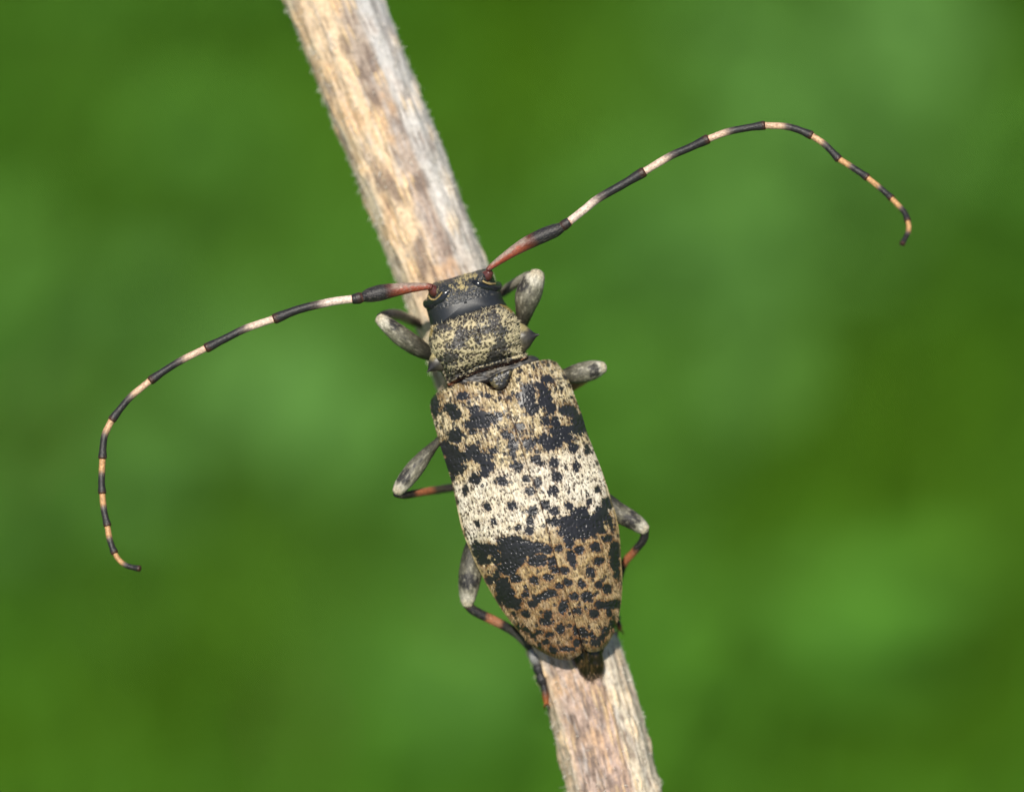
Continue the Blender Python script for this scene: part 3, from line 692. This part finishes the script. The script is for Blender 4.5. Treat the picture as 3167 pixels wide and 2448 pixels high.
# -------- tubes: legs, antennae, eyes, spines
def tube(name, pts, cfn, parent, nl=60, na=28, mat=None, rough=0.5, flat=1.0, ruf=0.0, seed=0, hairs=None):
    """pts: (photo x, photo y, depth, radius in photo grid); the ends are rounded."""
    sp = spline(pts, nl)
    c = L(sp[:, 0], sp[:, 1], sp[:, 2]); rad = np.maximum(sp[:, 3], 0.5) / 1000
    T = np.gradient(c, axis=0); T /= np.linalg.norm(T, axis=1)[:, None]
    ref = np.array([0, 0, 1.0]); e1 = ref - (T @ ref)[:, None] * T
    nn = np.linalg.norm(e1, axis=1)[:, None]; e1 = np.where(nn > 1e-3, e1 / np.maximum(nn, 1e-6), np.array([1.0, 0, 0])); e2 = np.cross(T, e1)
    tt = np.linspace(0, 1, nl)
    k = 5; an = np.linspace(1, 0.05, k + 1)[1:]
    capr = np.sqrt(1 - (1 - an) ** 2) * 1.0
    c = np.vstack([c[0] - T[0] * rad[0] * 0.6 * (1 - an[::-1])[:, None], c, c[-1] + T[-1] * rad[-1] * 0.6 * (1 - an)[:, None]])
    rad = np.concatenate([rad[0] * capr[::-1], rad, rad[-1] * capr]); tt = np.concatenate([np.zeros(k), tt, np.ones(k)])
    e1 = np.vstack([np.tile(e1[0], (k, 1)), e1, np.tile(e1[-1], (k, 1))]); e2 = np.vstack([np.tile(e2[0], (k, 1)), e2, np.tile(e2[-1], (k, 1))])
    Tn = np.vstack([np.tile(T[0], (k, 1)), T, np.tile(T[-1], (k, 1))])
    n = len(c); ph = np.linspace(0, 2 * np.pi, na, endpoint=False)
    TT, PH = np.meshgrid(tt, ph, indexing='ij')
    ln = np.linalg.norm(np.diff(c, axis=0), axis=1).sum() * 1000
    nz = fbm(PH * 3 + seed * 3.1, TT * ln / 16, seed + 3, 2)
    rr = rad[:, None] * (1 + (nz - 0.5) * ruf)
    V = c[:, None] + rr[..., None] * (np.cos(PH)[..., None] * e1[:, None] * flat + np.sin(PH)[..., None] * e2[:, None])
    col = cfn(TT, PH, nz)
    VV = np.vstack([V.reshape(-1, 3), c[0] - Tn[0] * rad[0] * 0.2, c[-1] + Tn[-1] * rad[-1] * 0.2]) - ROOTL
    kk = np.arange(na); k2 = (kk + 1) % na
    tri = np.concatenate([np.stack([np.full(na, n * na), k2, kk], 1), np.stack([np.full(na, n * na + 1), (n - 1) * na + kk, (n - 1) * na + k2], 1)])
    C = np.vstack([col.reshape(-1, 3), col[0, 0], col[-1, 0]])
    me = make_mesh(name, VV, [grid_faces(n, na, True)[:, ::-1], tri], C, np.full(len(VV), rough))
    o = obj(name, me, mat or M_LEG, parent)
    if hairs:
        cnt, hl, lift, hc = hairs
        ii = rng.integers(k, n - k, cnt); jj = rng.integers(0, na, cnt)
        b = V[ii, jj]; nr = np.cos(ph[jj])[:, None] * e1[ii] + np.sin(ph[jj])[:, None] * e2[ii]
        dv = Tn[ii] + nr * (lift * rng.uniform(0.4, 1.6, cnt))[:, None] + rng.normal(0, 0.15, (cnt, 3)); dv /= np.linalg.norm(dv, axis=1)[:, None]
        sv = np.cross(dv, nr); sv /= np.linalg.norm(sv, axis=1)[:, None] + 1e-9
        l_ = (hl * rng.uniform(0.6, 1.3, cnt) / 1000)[:, None]; w_ = (rng.uniform(0.5, 0.9, cnt) / 1000)[:, None]
        HV = np.stack([b - sv * w_, b + sv * w_, b + dv * l_], 1).reshape(-1, 3) - ROOTL
        cc = (col[ii, jj] * 0.75 + 0.25 * hc) * rng.uniform(0.75, 1.15, (cnt, 1))
        mh_ = make_mesh('pubescence', HV, np.arange(cnt * 3).reshape(-1, 3), np.repeat(cc, 3, axis=0), smooth=False)
        obj('pubescence', mh_, M_SETA, o if parent is beetle else parent, kind='stuff')
    return o

def stops(lst):
    ts = np.array([a for a, _ in lst]); cs = np.array([c for _, c in lst])
    def f(TT, PH, nz):
        t = np.clip(TT + (nz - 0.5) * 0.05, 0, 1)
        return np.stack([np.interp(t, ts, cs[:, k]) for k in range(3)], -1)
    return f

BLK = S(36, 34, 36); ORG = S(150, 92, 62); GRY = S(140, 136, 120); PALE_ = S(206, 200, 184); OLV = S(112, 104, 78); DKG = S(70, 70, 66)
def femur_col(spots):
    """grey pubescent femur; spots: (t, half width, direction angle) black marks"""
    st = stops([(0, S(40, 40, 38)), (0.2, S(36, 36, 33)), (0.42, S(58, 56, 46)), (0.62, S(92, 89, 76)), (0.82, S(128, 124, 108)), (0.93, S(188, 182, 166)), (1, S(184, 172, 148))])
    def f(TT, PH, nz):
        c = st(TT, PH, nz)
        for (t0, hw, a0, aw) in spots:
            d = np.abs((PH - a0 + np.pi) % (2 * np.pi) - np.pi)
            m = sstep(1.15, 0.75, np.sqrt(((TT - t0) / hw) ** 2 + (d / aw) ** 2) + (nz - 0.5) * 0.7)
            c = mixc(c, np.broadcast_to(BLK, c.shape), m * 0.97)
        fine = fbm(PH * 9, TT * 16, 7, 3)
        c = mixc(c, c * 0.45, sstep(0.48, 0.7, fine) * 0.6)
        c = mixc(c, np.broadcast_to(S(190, 184, 164), c.shape), sstep(0.4, 0.26, fine) * 0.35 * sstep(0.25, 0.6, TT))
        blot = fbm(PH * 2 + 4, TT * 6, 9, 3)
        c = mixc(c, np.broadcast_to(S(46, 44, 38), c.shape), sstep(0.5, 0.7, blot) * 0.3 * sstep(0.95, 0.8, TT))
        return c
    return f
tib_col = stops([(0, BLK), (0.26, BLK), (0.34, ORG), (0.52, ORG), (0.6, BLK), (1, BLK)])
tar_col = stops([(0, S(150, 150, 146)), (0.22, S(120, 120, 118)), (0.32, BLK), (0.75, BLK), (0.85, S(96, 56, 30)), (1, S(150, 84, 40))])

HCOL = S(196, 188, 160)
def leg(femur, tibia, tarsus, spots, tcol=tib_col, fl=1.0):
    f = tube('leg', femur, femur_col(spots), beetle, nl=70, na=40, rough=0.5, flat=fl, ruf=0.05, seed=int(femur[0][0]) % 50, hairs=(800, 10, 0.2, HCOL))
    tube('tibia', tibia, tcol, f, nl=60, na=26, rough=0.45, ruf=0.07, seed=3, hairs=(260, 10, 0.4, S(150, 140, 120)))
    # tarsus: four lobed joints and a pair of claws
    sp = spline(tarsus, 60)
    cuts = [0, 14, 26, 38, 59]
    for a, b in zip(cuts[:-1], cuts[1:]):
        q = sp[a:b + 1]; ts = np.linspace(0, 1, 4)
        pts = []
        for t_, rr in zip(ts, (0.62, 0.85, 1.12, 0.95)):
            w = np.array([np.interp(t_, np.linspace(0, 1, len(q)), q[:, k]) for k in range(4)]); w[3] *= rr; pts.append(tuple(w))
        lo = a / 59; hi = b / 59
        tube('tarsal_joint', pts, lambda TT, PH, nz, lo=lo, hi=hi: tar_col(lo + TT * (hi - lo), PH, nz), f, nl=18, na=18, rough=0.45, ruf=0.08, seed=a)
    e = sp[-1]; d = sp[-1, :3] - sp[-8, :3]; d[:2] /= np.linalg.norm(d[:2]) + 1e-6
    for sg in (-1, 1):
        px_, py_ = -d[1] * sg, d[0] * sg
        cl = [(e[0], e[1], e[2], 3.2), (e[0] + d[0] * 9 + px_ * 8, e[1] + d[1] * 9 + py_ * 8, e[2] + 0.004, 2.6), (e[0] + d[0] * 20 + px_ * 9, e[1] + d[1] * 20 + py_ * 9, e[2] - 0.012, 0.9)]
        tube('claw', cl, stops([(0, S(120, 62, 30)), (1, S(60, 28, 16))]), f, nl=14, na=10, rough=0.25, mat=M_CUT)

grey_tib = stops([(0, BLK), (0.08, DKG), (0.2, GRY), (0.62, GRY), (0.75, S(60, 54, 46)), (1, S(50, 42, 36))])
# front right, front left
leg([(1590, 1060, -.27, 14), (1612, 1010, -.24, 17), (1622, 965, -.21, 28), (1632, 920, -.19, 40), (1646, 880, -.18, 38), (1658, 855, -.175, 29), (1661, 845, -.175, 22)],
    [(1656, 850, -.185, 13), (1634, 852, -.2, 13), (1600, 872, -.26, 15), (1568, 894, -.34, 15), (1535, 918, -.43, 13)],
    [(1535, 918, -.44, 10), (1530, 950, -.45, 11), (1540, 990, -.45, 11), (1545, 1030, -.44, 9)], [(0.8, 0.09, -1.1, 1.0), (0.12, 0.18, 3.1, 3)], grey_tib)
leg([(1370, 1118, -.27, 16), (1335, 1099, -.24, 20), (1292, 1074, -.21, 29), (1246, 1043, -.19, 31), (1210, 1014, -.18, 27), (1184, 993, -.175, 21), (1174, 984, -.175, 17)],
    [(1176, 980, -.185, 12), (1195, 972, -.22, 14), (1225, 972, -.29, 16), (1262, 985, -.37, 16), (1300, 1003, -.425, 13)],
    [(1300, 1003, -.43, 10), (1330, 1030, -.42, 11), (1355, 1070, -.41, 11), (1375, 1110, -.41, 9)], [(0.8, 0.09, 1.0, 1.1), (0.12, 0.18, 3.1, 3)], grey_tib)
# middle right, middle left
leg([(1690, 1180, -.25, 18), (1740, 1165, -.23, 22), (1785, 1155, -.215, 31), (1825, 1146, -.21, 32), (1852, 1139, -.21, 25), (1866, 1136, -.21, 18)],
    [(1862, 1138, -.22, 12), (1830, 1158, -.26, 13), (1785, 1188, -.32, 13), (1720, 1225, -.39, 13), (1648, 1262, -.45, 12)],
    [(1648, 1262, -.45, 10), (1655, 1300, -.44, 11), (1672, 1340, -.44, 11), (1690, 1380, -.43, 9)], [(0.84, 0.09, 0.2, 0.95)],
    stops([(0, BLK), (0.1, S(120, 84, 52)), (0.3, S(190, 150, 96)), (0.55, S(180, 130, 80)), (0.7, BLK), (1, BLK)]))
leg([(1420, 1300, -.25, 16), (1385, 1335, -.24, 14), (1352, 1368, -.225, 13), (1318, 1405, -.21, 21), (1285, 1446, -.2, 28), (1258, 1480, -.195, 27), (1238, 1506, -.195, 22), (1229, 1519, -.195, 17)],
    [(1226, 1524, -.2, 13), (1252, 1530, -.22, 12), (1300, 1522, -.27, 12), (1350, 1514, -.33, 13), (1405, 1506, -.37, 13), (1462, 1500, -.40, 12)],
    [(1462, 1500, -.40, 10), (1475, 1540, -.39, 11), (1490, 1580, -.385, 11), (1505, 1620, -.38, 9)], [(0.84, 0.085, 0.55, 0.9), (0.6, 0.03, 0.0, 0.15), (0.68, 0.03, 0.2, 0.16)],
    stops([(0, BLK), (0.2, S(40, 34, 30)), (0.27, ORG), (0.42, ORG), (0.5, S(60, 56, 46)), (0.7, BLK), (1, BLK)]))
# hind right, hind left
leg([(1850, 1520, -.26, 16), (1885, 1555, -.25, 25), (1915, 1585, -.245, 31), (1950, 1605, -.24, 29), (1978, 1624, -.24, 24), (1994, 1637, -.24, 18)],
    [(1995, 1640, -.245, 13), (1990, 1668, -.26, 13), (1963, 1703, -.29, 12), (1930, 1742, -.33, 13), (1912, 1800, -.375, 12), (1896, 1862, -.41, 11)],
    [(1896, 1862, -.41, 9), (1905, 1890, -.41, 10), (1912, 1920, -.41, 10), (1917, 1945, -.41, 8)], [(0.72, 0.13, 0.2, 1.5)],
    stops([(0, BLK), (0.24, BLK), (0.3, ORG), (0.46, ORG), (0.52, BLK), (1, BLK)]))
leg([(1500, 1640, -.27, 22), (1470, 1680, -.26, 27), (1458, 1731, -.255, 33), (1453, 1785, -.25, 36), (1448, 1830, -.25, 29), (1446, 1858, -.25, 22), (1446, 1868, -.25, 17)],
    [(1445, 1868, -.255, 14), (1470, 1890, -.265, 15), (1545, 1927, -.29, 15), (1597, 1958, -.32, 15), (1640, 2000, -.355, 15)],
    [(1642, 2006, -.35, 13), (1660, 2050, -.34, 16), (1674, 2095, -.335, 17), (1684, 2130, -.335, 12), (1690, 2172, -.335, 9)], [(0.7, 0.11, 0.3, 1.3)],
    stops([(0, S(70, 36, 36)), (0.05, BLK), (0.27, BLK), (0.32, S(156, 100, 70)), (0.47, S(150, 104, 78)), (0.53, BLK), (0.8, DKG), (1, BLK)]))

# pronotal spines
_sp = stops([(0, S(60, 56, 50)), (0.4, S(110, 102, 78)), (0.62, S(70, 66, 58)), (0.8, BLK), (1, S(24, 20, 20))])
def spine_col(sg):
    def f(TT, PH, nz):
        c = _sp(TT, PH, nz)
        up = sstep(0.25, 0.8, -sg * np.sin(PH) + (nz - 0.5) * 0.8) * sstep(0.15, 0.3, TT) * sstep(0.75, 0.6, TT)  # upper side paler: yellow hairs plus a sunlit face painted in
        fine = fbm(PH * 8, TT * 20, 13, 2)
        c = mixc(c, np.broadcast_to(S(186, 172, 122), c.shape), up * 0.75 * sstep(0.35, 0.6, fine + 0.15))
        return mixc(c, c * 0.4, sstep(0.55, 0.75, fine) * 0.6)
    return f
tube('spine', [(1575, 1050, -.185, 54), (1606, 1045, -.165, 48), (1630, 1041, -.15, 33), (1648, 1038, -.142, 15), (1658, 1036, -.138, 6), (1668, 1034, -.135, 1.5)], spine_col(1), pron, nl=40, na=30, rough=0.42, ruf=0.12, mat=M_CUT)
tube('spine', [(1400, 1096, -.185, 50), (1369, 1112, -.165, 42), (1348, 1125, -.15, 28), (1335, 1137, -.142, 14), (1328, 1144, -.138, 6), (1321, 1150, -.135, 1.5)], spine_col(-1), pron, nl=40, na=30, rough=0.42, ruf=0.12, mat=M_CUT)

# eyes and their pale rims
eyec = stops([(0, S(24, 26, 30)), (1, S(34, 37, 43))])
tube('eye', [(1318, 932, -.19, 12), (1325, 939, -.167, 17), (1345, 939, -.135, 16), (1364, 925, -.115, 12), (1377, 910, -.109, 10), (1387, 899, -.108, 5)], eyec, head, nl=50, na=24, rough=0.22, mat=M_CUT, flat=0.55)
tube('eye', [(1464, 870, -.12, 6), (1480, 879, -.116, 12), (1500, 886, -.124, 12), (1522, 890, -.144, 12), (1538, 886, -.178, 14), (1542, 876, -.21, 10)], eyec, head, nl=50, na=24, rough=0.22, mat=M_CUT, flat=0.55)
rimc = stops([(0, S(160, 138, 90)), (1, S(150, 130, 86))])
tube('eye_rim', [(1324, 914, -.16, 2.6), (1333, 925, -.138, 3), (1346, 926, -.122, 3), (1359, 915, -.108, 2.6), (1367, 904, -.102, 1.8)], rimc, head, nl=30, na=12, rough=0.7, ruf=0.4, seed=2)
tube('eye_rim', [(1487, 864, -.115, 2), (1501, 873, -.113, 3), (1517, 878, -.125, 3), (1532, 877, -.155, 2.6)], rimc, head, nl=30, na=12, rough=0.7, ruf=0.4, seed=4)

# antennae
RED = S(140, 62, 42); DRED = S(84, 34, 28); WHT = S(210, 188, 174); PNK = S(220, 176, 150); AMB = S(186, 142, 96)
def scape_col(TT, PH, nz, sg=1):
    c = stops([(0, DRED), (0.06, RED), (0.42, S(142, 70, 48)), (0.58, S(92, 46, 32)), (0.7, BLK), (1, BLK)])(TT, PH, nz)
    fine = fbm(PH * 6, TT * 30, 17, 2)
    g = sstep(-0.1, 0.55, -sg * np.sin(PH) + (fine - 0.5) * 0.9) * sstep(0.62, 0.52, TT) * sstep(0.02, 0.1, TT)  # upper side greyer: hairs plus silvery sky light put into the colour
    return mixc(c, np.broadcast_to(S(150, 136, 124), c.shape), g * 0.85)
def seg_col(wf, warm):
    lt = mixc(np.asarray(WHT), AMB, np.array(warm)); r = S(196, 104, 50)
    return stops([(0, r), (0.045, lt), (wf - 0.1, lt), (wf + 0.04, S(84, 74, 70)), (wf + 0.14, BLK), (0.95, BLK), (1.0, S(60, 36, 26))])

def antenna(sock, scape, ped, segs, zs, sg=1):
    a = tube('antenna', scape, lambda T_, P_, n_: scape_col(T_, P_, n_, sg), beetle, nl=60, na=32, rough=0.42, ruf=0.05, seed=6, hairs=(900, 9, 0.2, S(190, 180, 170)))
    tube('antennal_socket', sock, stops([(0, S(58, 30, 30)), (1, S(84, 44, 40))]), a, nl=20, na=24, rough=0.35, mat=M_CUT)
    tube('pedicel', ped, stops([(0, S(110, 54, 34)), (0.3, S(50, 34, 30)), (1, BLK)]), a, nl=16, na=24, rough=0.4, ruf=0.06)
    for i, (pts, wf, w) in enumerate(segs):
        q = spline(pts, 12)
        z0, z1 = zs[i], zs[i + 1]
        P_ = []
        for k in range(12):
            t = k / 11
            rad = w * (0.44 + 0.05 * t + 0.11 * sstep(0.8, 0.98, t) + (0.03 if t < 0.05 else 0))
            P_.append((q[k, 0], q[k, 1], z0 + (z1 - z0) * t, rad))
        tube('antenna_segment', P_, seg_col(wf, min(1, i / 5)), a, nl=46, na=22, rough=0.42, ruf=0.06, seed=i, hairs=(150, 9, 0.45, S(150, 140, 128)))
    return a

antenna([(1494, 862, -.15, 15), (1506, 852, -.138, 18), (1514, 842, -.13, 13)],
        [(1510, 834, -.12, 8), (1520, 824, -.12, 9), (1572, 787, -.115, 15), (1626, 754, -.11, 21), (1682, 727, -.105, 23), (1716, 713, -.105, 21), (1735, 704, -.105, 16)],
        [(1732, 704, -.105, 12), (1744, 697, -.105, 17), (1758, 687, -.105, 15)],
        [([(1756, 689), (1810, 646), (1850, 614), (1920, 574), (1989, 533)], .42, 28), ([(1989, 533), (2073, 483), (2130, 458), (2187, 431)], .43, 26), ([(2187, 431), (2254, 407), (2310, 396), (2362, 388)], .39, 24),
         ([(2362, 388), (2428, 391), (2470, 402), (2508, 418)], .44, 23), ([(2508, 418), (2546, 443), (2572, 468), (2593, 491)], .42, 22), ([(2593, 491), (2629, 513), (2656, 531), (2681, 548)], .41, 21),
         ([(2681, 548), (2719, 579), (2740, 597), (2756, 612)], .5, 19), ([(2756, 612), (2787, 644), (2800, 662), (2807, 682)], .5, 18), ([(2807, 682), (2811, 702), (2806, 724), (2791, 753)], .52, 16)],
        [-.105, -.09, -.06, -.04, -.02, -.0, .03, .07, .12, .17])
antenna([(1358, 908, -.15, 15), (1345, 900, -.138, 19), (1335, 891, -.13, 14)],
        [(1334, 887, -.12, 10), (1318, 886, -.12, 11), (1267, 890, -.115, 16), (1212, 898, -.11, 22), (1172, 906, -.105, 25), (1142, 913, -.105, 22), (1126, 918, -.105, 16)],
        [(1128, 918, -.105, 12), (1112, 921, -.105, 18), (1094, 925, -.105, 16)],
        [([(1096, 924), (1045, 930), (992, 940), (920, 958), (851, 985)], .42, 28), ([(851, 985), (762, 1015), (700, 1045), (640, 1075)], .42, 26), ([(640, 1075), (565, 1112), (515, 1142), (467, 1175)], .42, 24),
         ([(467, 1175), (406, 1225), (375, 1260), (347, 1296)], .45, 23), ([(347, 1296), (325, 1341), (319, 1378), (317, 1414)], .4, 23), ([(317, 1414), (315, 1462), (314, 1492), (316, 1522)], .44, 22),
         ([(316, 1522), (320, 1566), (325, 1595), (332, 1623)], .43, 21), ([(332, 1623), (338, 1662), (345, 1686), (354, 1708)], .46, 20), ([(354, 1708), (366, 1728), (384, 1744), (408, 1753), (431, 1757)], .5, 17)],
        [-.105, -.09, -.07, -.05, -.04, -.03, -.02, 0.0, .02, .05], -1)
